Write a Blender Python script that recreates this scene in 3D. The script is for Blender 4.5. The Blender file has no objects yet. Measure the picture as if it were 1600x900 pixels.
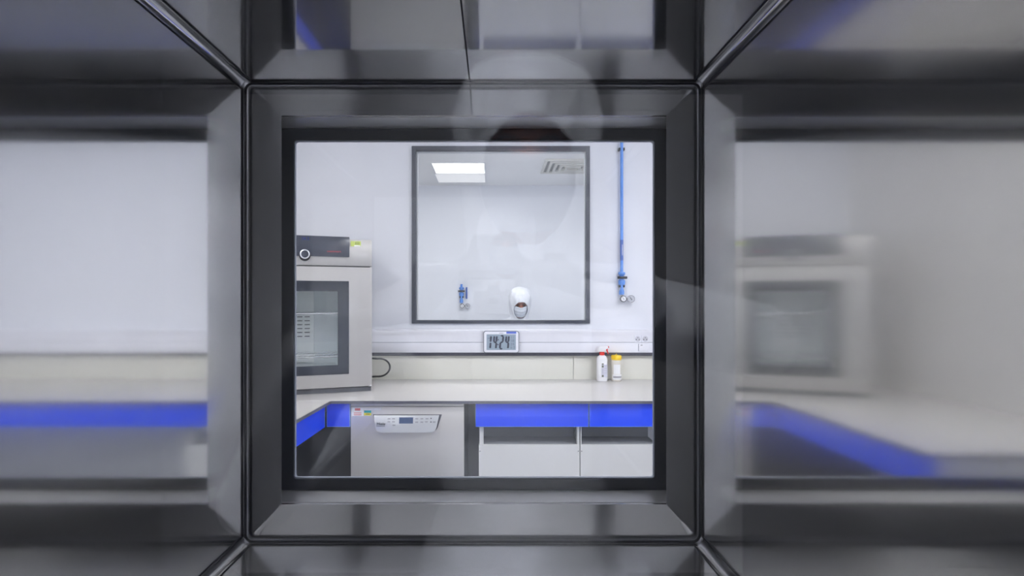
import bpy, bmesh, math, random
from mathutils import Vector, Matrix

random.seed(7)
C = bpy.context.scene.collection
PI = math.pi
R = math.radians

# ------------------------------------------------------------------ camera model (pixels of the 1600x900 photograph)
VX, VY, F, EYE = 771.0, 470.0, 870.0, 1.422


def PX(px, Y):
    return (px - VX) / F * Y


def PZ(py, Y):
    return EYE - (py - VY) / F * Y


# ------------------------------------------------------------------ materials
def lin(v):
    v /= 255.0
    return v / 12.92 if v <= 0.04045 else ((v + 0.055) / 1.055) ** 2.4


def rgb(r, g, b):
    return (lin(r), lin(g), lin(b), 1.0)


def mat(name, col, rough=0.5, metal=0.0, spec=0.5, noise=0.0, nscale=20.0, bump=0.0, bscale=60.0, coat=0.0):
    m = bpy.data.materials.new(name)
    m.use_nodes = True
    nt = m.node_tree
    b = nt.nodes['Principled BSDF']
    b.inputs['Base Color'].default_value = col
    b.inputs['Roughness'].default_value = rough
    b.inputs['Metallic'].default_value = metal
    b.inputs['Specular IOR Level'].default_value = spec
    if coat:
        b.inputs['Coat Weight'].default_value = coat
    if noise or bump:
        tc = nt.nodes.new('ShaderNodeTexCoord')
    if noise:
        n = nt.nodes.new('ShaderNodeTexNoise')
        n.inputs['Scale'].default_value = nscale
        n.inputs['Detail'].default_value = 4
        nt.links.new(tc.outputs['Object'], n.inputs['Vector'])
        r = nt.nodes.new('ShaderNodeMapRange')
        r.inputs['To Min'].default_value = 1 - noise
        r.inputs['To Max'].default_value = 1 + noise
        nt.links.new(n.outputs['Fac'], r.inputs['Value'])
        mx = nt.nodes.new('ShaderNodeVectorMath')
        mx.operation = 'SCALE'
        mx.inputs[0].default_value = col[:3]
        nt.links.new(r.outputs[0], mx.inputs['Scale'])
        nt.links.new(mx.outputs[0], b.inputs['Base Color'])
    if bump:
        n2 = nt.nodes.new('ShaderNodeTexNoise')
        n2.inputs['Scale'].default_value = bscale
        n2.inputs['Detail'].default_value = 3
        nt.links.new(tc.outputs['Object'], n2.inputs['Vector'])
        bp = nt.nodes.new('ShaderNodeBump')
        bp.inputs['Strength'].default_value = bump
        bp.inputs['Distance'].default_value = 0.02
        nt.links.new(n2.outputs['Fac'], bp.inputs['Height'])
        nt.links.new(bp.outputs[0], b.inputs['Normal'])
    return m


def steel(name, col, sharp, wide, mix, tangent, wobble=0.0):
    """Brushed sheet steel: a fairly sharp lobe mixed with a wide one.
    sharp, wide: (spread across the brushing, spread along it); tangent: direction of the brushing."""
    m = bpy.data.materials.new(name)
    m.use_nodes = True
    nt = m.node_tree
    nt.nodes.remove(nt.nodes['Principled BSDF'])
    out = nt.nodes['Material Output']
    tv = nt.nodes.new('ShaderNodeCombineXYZ')
    for i in range(3):
        tv.inputs[i].default_value = tangent[i]
    lobes = []
    for across, along in (sharp, wide):
        rr, an = (across * along) ** .25, 1 - (along / across) ** .5
        g = nt.nodes.new('ShaderNodeBsdfAnisotropic')
        g.inputs['Color'].default_value = col
        g.inputs['Roughness'].default_value = rr
        g.inputs['Anisotropy'].default_value = an
        nt.links.new(tv.outputs[0], g.inputs['Tangent'])
        lobes.append(g)
    mx = nt.nodes.new('ShaderNodeMixShader')
    mx.inputs[0].default_value = mix
    nt.links.new(lobes[0].outputs[0], mx.inputs[1])
    nt.links.new(lobes[1].outputs[0], mx.inputs[2])
    nt.links.new(mx.outputs[0], out.inputs[0])
    if wobble:
        tc = nt.nodes.new('ShaderNodeTexCoord')
        n = nt.nodes.new('ShaderNodeTexNoise')
        n.inputs['Scale'].default_value = 2.2
        n.inputs['Detail'].default_value = 1
        nt.links.new(tc.outputs['Object'], n.inputs['Vector'])
        bp = nt.nodes.new('ShaderNodeBump')
        bp.inputs['Strength'].default_value = wobble
        bp.inputs['Distance'].default_value = 0.01
        nt.links.new(n.outputs['Fac'], bp.inputs['Height'])
        for g in lobes:
            nt.links.new(bp.outputs[0], g.inputs['Normal'])
    return m


def glass(name, tint=(1, 1, 1, 1), ior=1.5):
    """Clear sheet glass: passes light straight through, reflects by Fresnel."""
    m = bpy.data.materials.new(name)
    m.use_nodes = True
    nt = m.node_tree
    nt.nodes.remove(nt.nodes['Principled BSDF'])
    out = nt.nodes['Material Output']
    t = nt.nodes.new('ShaderNodeBsdfTransparent')
    t.inputs[0].default_value = tint
    g = nt.nodes.new('ShaderNodeBsdfAnisotropic')
    g.inputs['Roughness'].default_value = 0.0
    fr = nt.nodes.new('ShaderNodeFresnel')
    geo = nt.nodes.new('ShaderNodeNewGeometry')
    mr = nt.nodes.new('ShaderNodeMapRange')
    mr.inputs['To Min'].default_value = ior
    mr.inputs['To Max'].default_value = 1.0 / ior
    nt.links.new(geo.outputs['Backfacing'], mr.inputs['Value'])
    nt.links.new(mr.outputs[0], fr.inputs[0])
    mx = nt.nodes.new('ShaderNodeMixShader')
    nt.links.new(fr.outputs[0], mx.inputs[0])
    nt.links.new(t.outputs[0], mx.inputs[1])
    nt.links.new(g.outputs[0], mx.inputs[2])
    nt.links.new(mx.outputs[0], out.inputs[0])
    return m


def emit(name, col, s):
    m = bpy.data.materials.new(name)
    m.use_nodes = True
    nt = m.node_tree
    nt.nodes.remove(nt.nodes['Principled BSDF'])
    e = nt.nodes.new('ShaderNodeEmission')
    e.inputs[0].default_value = col
    e.inputs[1].default_value = s
    nt.links.new(e.outputs[0], nt.nodes['Material Output'].inputs[0])
    return m


SC = (0.60, 0.60, 0.615, 1)
M = {
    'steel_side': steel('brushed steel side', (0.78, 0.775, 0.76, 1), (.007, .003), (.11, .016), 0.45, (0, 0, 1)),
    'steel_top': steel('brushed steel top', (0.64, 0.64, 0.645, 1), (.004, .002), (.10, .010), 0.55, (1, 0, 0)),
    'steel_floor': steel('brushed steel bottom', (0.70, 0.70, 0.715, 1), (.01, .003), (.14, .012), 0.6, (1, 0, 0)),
    'steel_frame': steel('brushed steel door', (0.56, 0.56, 0.58, 1), (.03, .006), (.14, .02), 0.6, (1, 0, 0)),
    'steel_jamb': steel('rough steel jamb', (0.72, 0.72, 0.735, 1), (.15, .05), (.4, .15), 0.6, (1, 0, 0)),
    'steel_cove': steel('polished steel corner', (0.74, 0.74, 0.75, 1), (.01, .008), (.06, .04), 0.4, (0, 1, 0)),
    'steel_oven': steel('satin steel oven', (0.57, 0.555, 0.535, 1), (.2, .12), (.45, .3), 0.85, (0, 0, 1)),
    'steel_washer': steel('satin steel washer', (0.80, 0.775, 0.735, 1), (.16, .06), (.45, .25), 0.88, (0, 0, 1)),
    'rubber': mat('black rubber seal', rgb(30, 33, 44), 0.45, spec=0.3),
    'seal_lip': mat('grey glazing lip', rgb(150, 155, 170), 0.5),
    'pane': glass('clear glass'),
    'wall': mat('white wall panel', rgb(228, 230, 236), 0.45, noise=0.012, nscale=1.5),
    'wall_warm': mat('grey side wall', rgb(226, 224, 220), 0.5),
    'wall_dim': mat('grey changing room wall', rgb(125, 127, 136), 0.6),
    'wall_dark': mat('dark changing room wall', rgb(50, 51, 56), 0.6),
    'reflector_white': mat('white added reflector', rgb(225, 226, 230), 0.5),
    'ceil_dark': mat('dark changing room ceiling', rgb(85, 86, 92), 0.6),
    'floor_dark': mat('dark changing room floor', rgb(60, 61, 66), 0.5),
    'ceil': mat('ceiling panel', rgb(236, 236, 236), 0.6),
    'floor': mat('grey vinyl floor', rgb(135, 138, 145), 0.35, noise=0.05, nscale=30),
    'win_frame': mat('anthracite window frame', rgb(62, 66, 76), 0.4),
    'bead': mat('pale window bead', rgb(205, 208, 212), 0.4),
    'worktop': mat('white worktop laminate', rgb(200, 197, 195), 0.22, spec=0.4, noise=0.01, nscale=8),
    'edge': mat('dark worktop edge', rgb(88, 90, 100), 0.4),
    'splash': mat('cream splashback', rgb(222, 221, 210), 0.35),
    'plastic_white': mat('white plastic', rgb(235, 236, 243), 0.35),
    'groove': mat('grey groove', rgb(150, 150, 165), 0.6),
    'socket_well': mat('pale socket well', rgb(205, 206, 214), 0.4),
    'rail': mat('dark rail', rgb(62, 62, 74), 0.45),
    'blue': mat('blue laminate', rgb(30, 74, 238), 0.35, spec=0.4),
    'blue_edge': mat('pale blue edging', rgb(120, 160, 235), 0.4),
    'cab': mat('light grey cabinet', rgb(208, 208, 206), 0.4),
    'cab_in': mat('dark cabinet lining', rgb(135, 137, 142), 0.6),
    'under_shade': mat('painted under-bench shade', rgb(70, 72, 78), 0.5),
    'black': mat('black plastic', rgb(24, 25, 30), 0.4),
    'soft_black': mat('black rubber cable', rgb(26, 28, 30), 0.5),
    'panel_black': mat('dark glass panel', rgb(62, 66, 78), 0.15, spec=0.5),
    'oven_frame': mat('black printed oven glass', rgb(52, 56, 65), 0.12, spec=0.5),
    'liner': mat('pale steel oven lining', rgb(214, 222, 224), 0.4),
    'liner_panel': mat('bright oven vent panel', rgb(240, 244, 242), 0.4),
    'wire': mat('chromed shelf wire', rgb(225, 228, 230), 0.25, metal=0.6),
    'plinth': mat('dark oven plinth', rgb(82, 84, 90), 0.5),
    'knob_ring': mat('silver knob ring', rgb(232, 234, 240), 0.25, metal=0.3),
    'red_text': mat('red lettering', rgb(200, 48, 66), 0.5),
    'blue_text': emit('blue led digits', rgb(70, 85, 170), 0.8),
    'silver': mat('silver plastic', rgb(206, 208, 210), 0.3, metal=0.35),
    'recess': mat('grey grip recess', rgb(112, 112, 118), 0.4),
    'lcd_blue': mat('blue grey display', rgb(76, 92, 124), 0.2),
    'lcd': mat('grey lcd', rgb(150, 166, 180), 0.25),
    'ink': mat('lcd ink', rgb(26, 36, 58), 0.5),
    'ink_grey': mat('faint lcd ink', rgb(95, 104, 128), 0.5),
    'print_grey': mat('grey print', rgb(160, 160, 165), 0.5),
    'print_dark': mat('dark print', rgb(70, 72, 76), 0.5),
    'white_label': mat('white label', rgb(238, 238, 240), 0.5),
    'red_label': mat('red print', rgb(205, 90, 95), 0.5),
    'teal': mat('teal label', rgb(28, 160, 168), 0.5),
    'yellow_label': mat('yellow label', rgb(226, 218, 60), 0.5),
    'lime': mat('lime label', rgb(198, 214, 110), 0.5),
    'clock_blue': mat('blue clock strip', rgb(66, 96, 200), 0.4),
    'clock_side': mat('grey clock casing', rgb(98, 102, 118), 0.4),
    'pipe': mat('sky blue pipe', rgb(92, 146, 226), 0.4),
    'pipe_label': mat('dark blue pipe label', rgb(62, 96, 176), 0.4),
    'chrome': mat('chromed metal', rgb(205, 206, 210), 0.2, metal=0.9),
    'dial': mat('white gauge dial', rgb(240, 240, 244), 0.4),
    'dial_grey': mat('grey gauge dial', rgb(188, 190, 198), 0.35),
    'bottle': mat('white bottle', rgb(240, 240, 242), 0.3),
    'red': mat('red plastic', rgb(226, 50, 40), 0.35),
    'yellow': mat('yellow plastic', rgb(250, 212, 10), 0.35),
    'jar': mat('milky translucent jar', rgb(222, 217, 205), 0.25),
    'olive': mat('olive print', rgb(92, 98, 72), 0.5),
    'lilac_print': mat('pale lilac label', rgb(205, 205, 220), 0.5),
    'suit': mat('white coverall fabric', rgb(240, 242, 248), 0.75, bump=0.35, bscale=14),
    'mask': mat('pale face mask', rgb(226, 231, 240), 0.75, bump=0.1, bscale=40),
    'skin': mat('brown skin', rgb(178, 118, 98), 0.5),
    'hair': mat('dark brow hair', rgb(38, 28, 26), 0.7),
    'eye': mat('dark eye', rgb(48, 38, 36), 0.3),
    'glove': mat('pale glove', rgb(200, 205, 215), 0.5),
    'vent': mat('cream vent', rgb(212, 211, 204), 0.5),
    'vent_dark': mat('vent slot', rgb(120, 120, 118), 0.6),
    'lamp_frame': mat('lamp frame', rgb(235, 235, 238), 0.5),
    'lamp_lab': emit('lab lamp diffuser', (0.955, 0.965, 1.0, 1), 25.0),
    'lamp_lab_soft': emit('lab lamp diffuser, dimmer', (0.955, 0.965, 1.0, 1), 24.0),
    'lamp_next': emit('next room lamp diffuser', (0.95, 0.98, 1.0, 1), 4.0),
    'lamp_next_dim': emit('next room dim diffuser', (0.9, 0.93, 1.0, 1), 0.92),
    'lamp_next_fill': emit('next room fill diffuser', (0.96, 0.98, 1.0, 1), 14.0),
    'lamp_hood_fill': emit('added hood lamp diffuser', (0.95, 0.97, 1.0, 1), 155.0),
    'lamp_rail_fill': emit('added rail fill diffuser', (0.95, 0.97, 1.0, 1), 3.6),
}


# ------------------------------------------------------------------ geometry helpers
class MB:
    def __init__(self):
        self.bm = bmesh.new()

    def _merge(self, b):
        me = bpy.data.meshes.new('tmp')
        b.to_mesh(me)
        b.free()
        self.bm.from_mesh(me)
        bpy.data.meshes.remove(me)
        return self

    def box(self, x0, x1, y0, y1, z0, z1, bev=0.0, seg=2):
        b = bmesh.new()
        v = [b.verts.new((x, y, z)) for x in (x0, x1) for y in (y0, y1) for z in (z0, z1)]
        for f in ((0, 1, 3, 2), (4, 6, 7, 5), (0, 4, 5, 1), (2, 3, 7, 6), (0, 2, 6, 4), (1, 5, 7, 3)):
            b.faces.new([v[i] for i in f])
        bmesh.ops.recalc_face_normals(b, faces=b.faces)
        if bev:
            bmesh.ops.bevel(b, geom=list(b.edges), offset=bev, segments=seg, profile=0.5, affect='EDGES')
        return self._merge(b)

    def prism(self, poly, y0, y1, bev=0.0, seg=2):
        """poly: (x, z) outline, extruded along y."""
        b = bmesh.new()
        a = [b.verts.new((x, y0, z)) for x, z in poly]
        c = [b.verts.new((x, y1, z)) for x, z in poly]
        n = len(poly)
        b.faces.new(a)
        b.faces.new(list(reversed(c)))
        for i in range(n):
            j = (i + 1) % n
            b.faces.new((a[j], a[i], c[i], c[j]))
        bmesh.ops.recalc_face_normals(b, faces=b.faces)
        if bev:
            es = [e for e in b.edges if len(set(round(v.co.y, 6) for v in e.verts)) == 1]
            bmesh.ops.bevel(b, geom=es, offset=bev, segments=seg, profile=0.5, affect='EDGES')
        return self._merge(b)

    def ring(self, outer, inner, y0, y1, inner_back=None, outer_dy=0.0):
        """Frame: outer/inner outlines (same vertex count), between y0 (front) and y1."""
        b = bmesh.new()
        inner_back = inner_back or inner
        of = [b.verts.new((x, y0 + outer_dy, z)) for x, z in outer]
        inf = [b.verts.new((x, y0, z)) for x, z in inner]
        ob = [b.verts.new((x, y1, z)) for x, z in outer]
        ib = [b.verts.new((x, y1, z)) for x, z in inner_back]
        n = len(outer)
        for i in range(n):
            j = (i + 1) % n
            b.faces.new((of[i], of[j], inf[j], inf[i]))
            b.faces.new((inf[i], inf[j], ib[j], ib[i]))
            b.faces.new((ib[i], ib[j], ob[j], ob[i]))
            b.faces.new((ob[i], ob[j], of[j], of[i]))
        bmesh.ops.recalc_face_normals(b, faces=b.faces)
        return self._merge(b)

    def cyl(self, p0, p1, r0, r1=None, seg=24, caps=True):
        r1 = r0 if r1 is None else r1
        p0, p1 = Vector(p0), Vector(p1)
        d = (p1 - p0).normalized()
        u = d.orthogonal().normalized()
        w = d.cross(u)
        b = bmesh.new()
        A, B = [], []
        for i in range(seg):
            a = 2 * PI * i / seg
            o = u * math.cos(a) + w * math.sin(a)
            A.append(b.verts.new(p0 + o * r0))
            B.append(b.verts.new(p1 + o * r1))
        for i in range(seg):
            j = (i + 1) % seg
            b.faces.new((A[i], A[j], B[j], B[i]))
        if caps:
            b.faces.new(list(reversed(A)))
            b.faces.new(B)
        bmesh.ops.recalc_face_normals(b, faces=b.faces)
        return self._merge(b)

    def tube(self, pts, r, seg=12, closed=False):
        pts = [Vector(p) for p in pts]
        n = len(pts)
        b = bmesh.new()
        rings = []
        prev = None
        for i, p in enumerate(pts):
            if closed:
                d = (pts[(i + 1) % n] - pts[i - 1]).normalized()
            else:
                d = (pts[min(i + 1, n - 1)] - pts[max(i - 1, 0)]).normalized()
            if prev is None:
                u = d.orthogonal().normalized()
            else:
                u = (prev - d * prev.dot(d)).normalized()
            prev = u
            w = d.cross(u)
            rings.append([b.verts.new(p + (u * math.cos(2 * PI * k / seg) + w * math.sin(2 * PI * k / seg)) * r) for k in range(seg)])
        m = n if closed else n - 1
        for i in range(m):
            a, c = rings[i], rings[(i + 1) % n]
            for k in range(seg):
                l = (k + 1) % seg
                b.faces.new((a[k], a[l], c[l], c[k]))
        if not closed:
            b.faces.new(rings[0])
            b.faces.new(list(reversed(rings[-1])))
        bmesh.ops.recalc_face_normals(b, faces=b.faces)
        return self._merge(b)

    def lathe(self, prof, c=(0, 0, 0), seg=40, sx=1.0, sy=1.0, axis='z', sq=0.0):
        """prof: (radius, height). sq squares the section off a little."""
        b = bmesh.new()
        rings = []
        for r, h in prof:
            ring = []
            for k in range(seg):
                a = 2 * PI * k / seg
                ca, sa = math.cos(a), math.sin(a)
                if sq:
                    e = 1 - sq
                    ca = math.copysign(abs(ca) ** e, ca)
                    sa = math.copysign(abs(sa) ** e, sa)
                x, y, z = r * ca * sx, r * sa * sy, h
                if axis == 'y':
                    x, y, z = x, h, y
                elif axis == 'x':
                    x, y, z = h, x, y
                ring.append(b.verts.new((c[0] + x, c[1] + y, c[2] + z)))
            rings.append(ring)
        for a, d in zip(rings, rings[1:]):
            for k in range(seg):
                l = (k + 1) % seg
                b.faces.new((a[k], a[l], d[l], d[k]))
        b.faces.new(rings[0])
        b.faces.new(list(reversed(rings[-1])))
        bmesh.ops.remove_doubles(b, verts=b.verts, dist=1e-6)
        bmesh.ops.recalc_face_normals(b, faces=b.faces)
        return self._merge(b)

    def ell(self, c, r, rot=None, seg=24):
        b = bmesh.new()
        bmesh.ops.create_uvsphere(b, u_segments=seg, v_segments=seg // 2 + 2, radius=1)
        mt = Matrix.Translation(c) @ (rot.to_4x4() if rot else Matrix.Identity(4)) @ Matrix.Diagonal((*r, 1))
        bmesh.ops.transform(b, matrix=mt, verts=b.verts)
        return self._merge(b)

    def capsule(self, p0, p1, r0, r1=None, seg=20):
        r1 = r0 if r1 is None else r1
        self.cyl(p0, p1, r0, r1, seg)
        self.ell(p0, (r0,) * 3, seg=seg)
        self.ell(p1, (r1,) * 3, seg=seg)
        return self

    def xform(self, mt):
        bmesh.ops.transform(self.bm, matrix=mt, verts=self.bm.verts)
        return self

    def build(self, name, material, parent=None, local=False, smooth=40.0):
        me = bpy.data.meshes.new(name)
        if parent is not None and not local:
            root = parent
            while root.parent is not None:
                root = root.parent
            bmesh.ops.translate(self.bm, verts=self.bm.verts, vec=-Vector(root.location))
        self.bm.to_mesh(me)
        self.bm.free()
        me.materials.append(material)
        if smooth:
            for p in me.polygons:
                p.use_smooth = True
            me.set_sharp_from_angle(angle=R(smooth))
        o = bpy.data.objects.new(name, me)
        C.objects.link(o)
        if parent is not None:
            o.parent = parent
        return o


def rrect(x0, x1, z0, z1, r, n=6):
    pts = []
    for cx, cz, a0 in ((x1 - r, z1 - r, 0), (x0 + r, z1 - r, 90), (x0 + r, z0 + r, 180), (x1 - r, z0 + r, 270)):
        for i in range(n + 1):
            a = R(a0 + 90 * i / n)
            pts.append((cx + r * math.cos(a), cz + r * math.sin(a)))
    return pts


def rect(x0, x1, z0, z1):
    return [(x0, z0), (x1, z0), (x1, z1), (x0, z1)]


def thing(name, label, cat, loc=(0, 0, 0), rotz=0.0, group=None):
    o = bpy.data.objects.new(name, None)
    o.empty_display_size = 0.05
    C.objects.link(o)
    o.location = loc
    o.rotation_euler = (0, 0, rotz)
    return tag(o, label, cat, group)


def tag(o, label, cat, group=None):
    o['label'] = label
    o['category'] = cat
    if group:
        o['group'] = group
    return o


def struct(mb, name, material, parent=None):
    o = mb.build(name, material, parent)
    if parent is None:
        o['kind'] = 'structure'
    return o


def text_into(mb, s, size, x, y, z, align='LEFT', sx=1.0, depth=0.0006, shear=0.0):
    """Lettering that stands in the x-z plane and faces -y."""
    cu = bpy.data.curves.new('lettering', 'FONT')
    cu.body = s
    cu.size = size
    cu.align_x = align
    cu.extrude = depth
    cu.shear = shear
    o = bpy.data.objects.new('lettering', cu)
    C.objects.link(o)
    bpy.context.view_layer.update()
    dg = bpy.context.evaluated_depsgraph_get()
    me = bpy.data.meshes.new_from_object(o.evaluated_get(dg))
    b = bmesh.new()
    b.from_mesh(me)
    bmesh.ops.transform(b, matrix=Matrix.Translation((x, y, z)) @ Matrix.Rotation(PI / 2, 4, 'X') @ Matrix.Diagonal((sx, 1, 1, 1)), verts=b.verts)
    mb._merge(b)
    bpy.data.objects.remove(o)
    bpy.data.curves.remove(cu)
    bpy.data.meshes.remove(me)


def fuse(mb, voxel, smooth=4):
    """Fuse overlapping volumes into one continuous surface."""
    me = bpy.data.meshes.new('fuse')
    mb.bm.to_mesh(me)
    mb.bm.free()
    o = bpy.data.objects.new('fuse', me)
    C.objects.link(o)
    md = o.modifiers.new('r', 'REMESH')
    md.mode = 'VOXEL'
    md.voxel_size = voxel
    if smooth:
        s = o.modifiers.new('s', 'SMOOTH')
        s.iterations = smooth
        s.factor = 0.5
    bpy.context.view_layer.update()
    dg = bpy.context.evaluated_depsgraph_get()
    m2 = bpy.data.meshes.new_from_object(o.evaluated_get(dg))
    out = MB()
    out.bm.from_mesh(m2)
    bpy.data.objects.remove(o)
    bpy.data.meshes.remove(me)
    bpy.data.meshes.remove(m2)
    return out


# ------------------------------------------------------------------ the building: changing room | lab | next room
YB = 3.73            # lab back wall
YR = 6.60            # far wall of the next room
YN = -2.60           # wall behind the photographer
XL, XR = -1.76, 3.0
ZC = 2.79
D = 0.82             # far end of the pass-through chamber
CX0, CX1 = PX(382, D), PX(1095, D)
CZ0, CZ1 = PZ(848, D), PZ(129, D)

struct(MB().box(XL - .1, XR + .1, .75, YR + .1, -.1, 0), 'floor', M['floor'])
struct(MB().box(XL - .1, XR + .1, YN - .1, .75, -.1, 0), 'floor_near', M['floor_dark'])
struct(MB().box(XL - .1, XR + .1, .75, YR + .1, ZC, ZC + .1), 'ceiling', M['ceil'])
struct(MB().box(XL - .1, XR + .1, YN - .1, .75, ZC, ZC + .1), 'ceiling_near', M['ceil_dark'])
struct(MB().box(XL - .1, XL, .72, YR, 0, ZC), 'wall_left', M['wall_warm'])
struct(MB().box(XR, XR + .1, .72, YR, 0, ZC), 'wall_right', M['wall'])
struct(MB().box(XL - .1, XL, YN, .26, 0, ZC), 'wall_near_left', M['wall_dark'])
struct(MB().box(XR, XR + .1, YN, .26, 0, ZC), 'wall_near_right', M['wall_dark'])
struct(MB().box(XL - .1, XR + .1, YN - .1, YN, 0, ZC), 'wall_near_back', M['wall_dim'])
struct(MB().box(XL - .1, XR + .1, YR, YR + .1, 0, ZC), 'wall_rear', M['wall'])
d1 = struct(MB().ring(rect(-1.3, 1.3, 0.002, 2.5), rect(-1.22, 1.22, .003, 2.42), YN + .001, YN + .05), 'back_reflector', M['lamp_frame'])  # unseen pale panel added behind the photographer to brighten the steel door rails
for a_, c_ in ((-1.22, -.003), (.003, 1.22)):
    MB().box(a_, c_, YN + .001, YN + .04, .006, 2.418, .003).build('reflector_leaf', M['reflector_white'], d1)
hx0, hx1, hz0, hz1 = CX0 - .03, CX1 + .03, CZ0 - .03, CZ1 + .03
struct(MB().ring(rect(XL, XR, 0, ZC), rect(hx0, hx1, hz0, hz1), .72, .78), 'wall_front', M['wall'])
struct(MB().ring(rect(XL, XR, 0, ZC), rect(hx0, hx1, hz0, hz1), .20, .26), 'wall_near_front', M['wall_dim'])
# lab back wall with the window opening
WY = 3.72
wo = [PX(643.5, WY), PX(921.5, WY), PZ(505.5, WY), PZ(228.5, WY)]
wi = [PX(650, WY), PX(916, WY), PZ(500.5, WY), PZ(235, WY)]
struct(MB().ring(rect(XL, XR, 0, ZC), rect(wi[0] - .008, wi[1] + .008, wi[2] - .008, wi[3] + .008), YB, YB + .08), 'wall_back', M['wall'])
wf = struct(MB().ring(rect(*wo), rect(*wi), 3.712, 3.80), 'window_1', M['win_frame'])
bd = struct(MB().ring(rect(*wi), rect(wi[0] + .008, wi[1] - .006, wi[2] + .004, wi[3] - .009), 3.752, 3.77), 'window_bead', M['bead'], wf)
struct(MB().box(wi[0], wi[1], 3.760, 3.766, wi[2], wi[3]), 'window_pane', M['pane'], wf)


def ceiling_light(label, x0, x1, y0, y1, m, group=None, frame=0.02):
    t = thing('ceiling_light', label, 'ceiling light', ((x0 + x1) / 2, (y0 + y1) / 2, ZC), 0, group)
    b = MB()
    o = [(x0, y0), (x1, y0), (x1, y1), (x0, y1)]
    b.box(x0, x1, y0, y0 + frame, ZC - .012, ZC - .001)
    b.box(x0, x1, y1 - frame, y1, ZC - .012, ZC - .001)
    b.box(x0, x0 + frame, y0 + frame, y1 - frame, ZC - .012, ZC - .001)
    b.box(x1 - frame, x1, y0 + frame, y1 - frame, ZC - .012, ZC - .001)
    b.build('frame', M['lamp_frame'], t)
    MB().box(x0 + frame, x1 - frame, y0 + frame, y1 - frame, ZC - .008, ZC - .001).build('diffuser', m, t)
    return t


ceiling_light('long white ceiling lamp above the left bench wing of the lab', -1.66, -1.06, .95, 1.75, M['lamp_lab_soft'])
ceiling_light('long white ceiling lamp above the middle of the lab', 1.22, 1.82, .95, 1.75, M['lamp_lab'])
ceiling_light('long white ceiling lamp above the right end of the lab', 2.2, 2.8, .95, 1.75, M['lamp_lab'])
ya, yb, yc = 1.368 * F / 217, 1.368 * F / 200, 1.368 * F / 186
ceiling_light('bright ceiling lamp panel nearer the lab window, wider upper one of the pair', PX(673, 5.48), PX(758, 5.6), ya, yb - .005, M['lamp_next'], frame=.01)
ceiling_light('bright ceiling lamp panel nearer the far wall, lower one of the pair', PX(678, 5.95), PX(759, 6.1), yb + .005, yc, M['lamp_next_dim'], frame=.01)
ceiling_light('added fill lamp just behind the lab window, out of the view', -.9, 1.9, 4.0, 4.6, M['lamp_next_fill'])  # unseen lamp added to even out the light in the next room
t = thing('hood_fill_lamp', 'added slim fill lamp above the near door, lighting the reflected hood', 'lamp', (0, .195, 2.2))  # unseen lamp added to light the hood that the near pane reflects
MB().box(-.42, .42, .02, .195, 2.215, 2.25, .004).build('housing', M['lamp_frame'], t)
MB().box(-.41, .41, .03, .185, 2.205, 2.214).build('diffuser', M['lamp_hood_fill'], t)
ceiling_light('added fill lamp behind the photographer, brightening the steel reflections', -.9, 1.0, -1.95, -1.6, M['lamp_rail_fill'])  # unseen lamp added for bright reflections in the chamber's steel frame

# ceiling vent in the next room
vx0, vx1, vy0, vy1 = .50, 1.10, 5.36, 5.92
t = thing('ceiling_vent', 'square cream ceiling diffuser with stepped slats seen through the lab window', 'vent', ((vx0 + vx1) / 2, (vy0 + vy1) / 2, ZC))
for k in range(5):
    a = k * .055
    b = MB()
    x0, x1, y0, y1 = vx0 + a, vx1 - a, vy0 + a, vy1 - a
    w, zt, zb = .026, ZC - .001, ZC - .02 - .004 * k
    b.box(x0, x1, y0, y0 + w, zb, zt, .003)
    b.box(x0, x1, y1 - w, y1, zb, zt, .003)
    b.box(x0, x0 + w, y0 + w, y1 - w, zb, zt, .003)
    b.box(x1 - w, x1, y0 + w, y1 - w, zb, zt, .003)
    b.build('frame' if k == 0 else 'slat', M['vent'], t)
MB().box(vx0 + .02, vx1 - .02, vy0 + .02, vy1 - .02, ZC - .006, ZC - .001).build('duct_plate', M['vent_dark'], t)

# ------------------------------------------------------------------ pass-through chamber
ch = thing('pass_through_chamber', 'brushed stainless steel pass-through chamber whose walls frame the whole view', 'pass-through chamber', (0, .5, CZ0))
Y0 = .225
MB().box(CX0 - .012, CX0, Y0, D, CZ0 - .012, CZ1 + .012).build('side_panel', M['steel_side'], ch, smooth=0)
MB().box(CX1, CX1 + .012, Y0, D, CZ0 - .012, CZ1 + .012).build('side_panel', M['steel_side'], ch, smooth=0)
sx = -.0348
MB().box(CX0, sx - .0011, Y0, D, CZ1, CZ1 + .012).build('top_panel', M['steel_top'], ch, smooth=0)
MB().box(sx + .0011, CX1, Y0, D, CZ1, CZ1 + .012).build('top_panel', M['steel_top'], ch, smooth=0)
MB().box(sx - .0011, sx + .0011, Y0, D, CZ1 + .003, CZ1 + .012).build('top_seam', M['rubber'], ch, smooth=0)
MB().box(CX0, CX1, Y0, D, CZ0 - .012, CZ0).build('bottom_panel', M['steel_floor'], ch, smooth=0)
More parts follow.
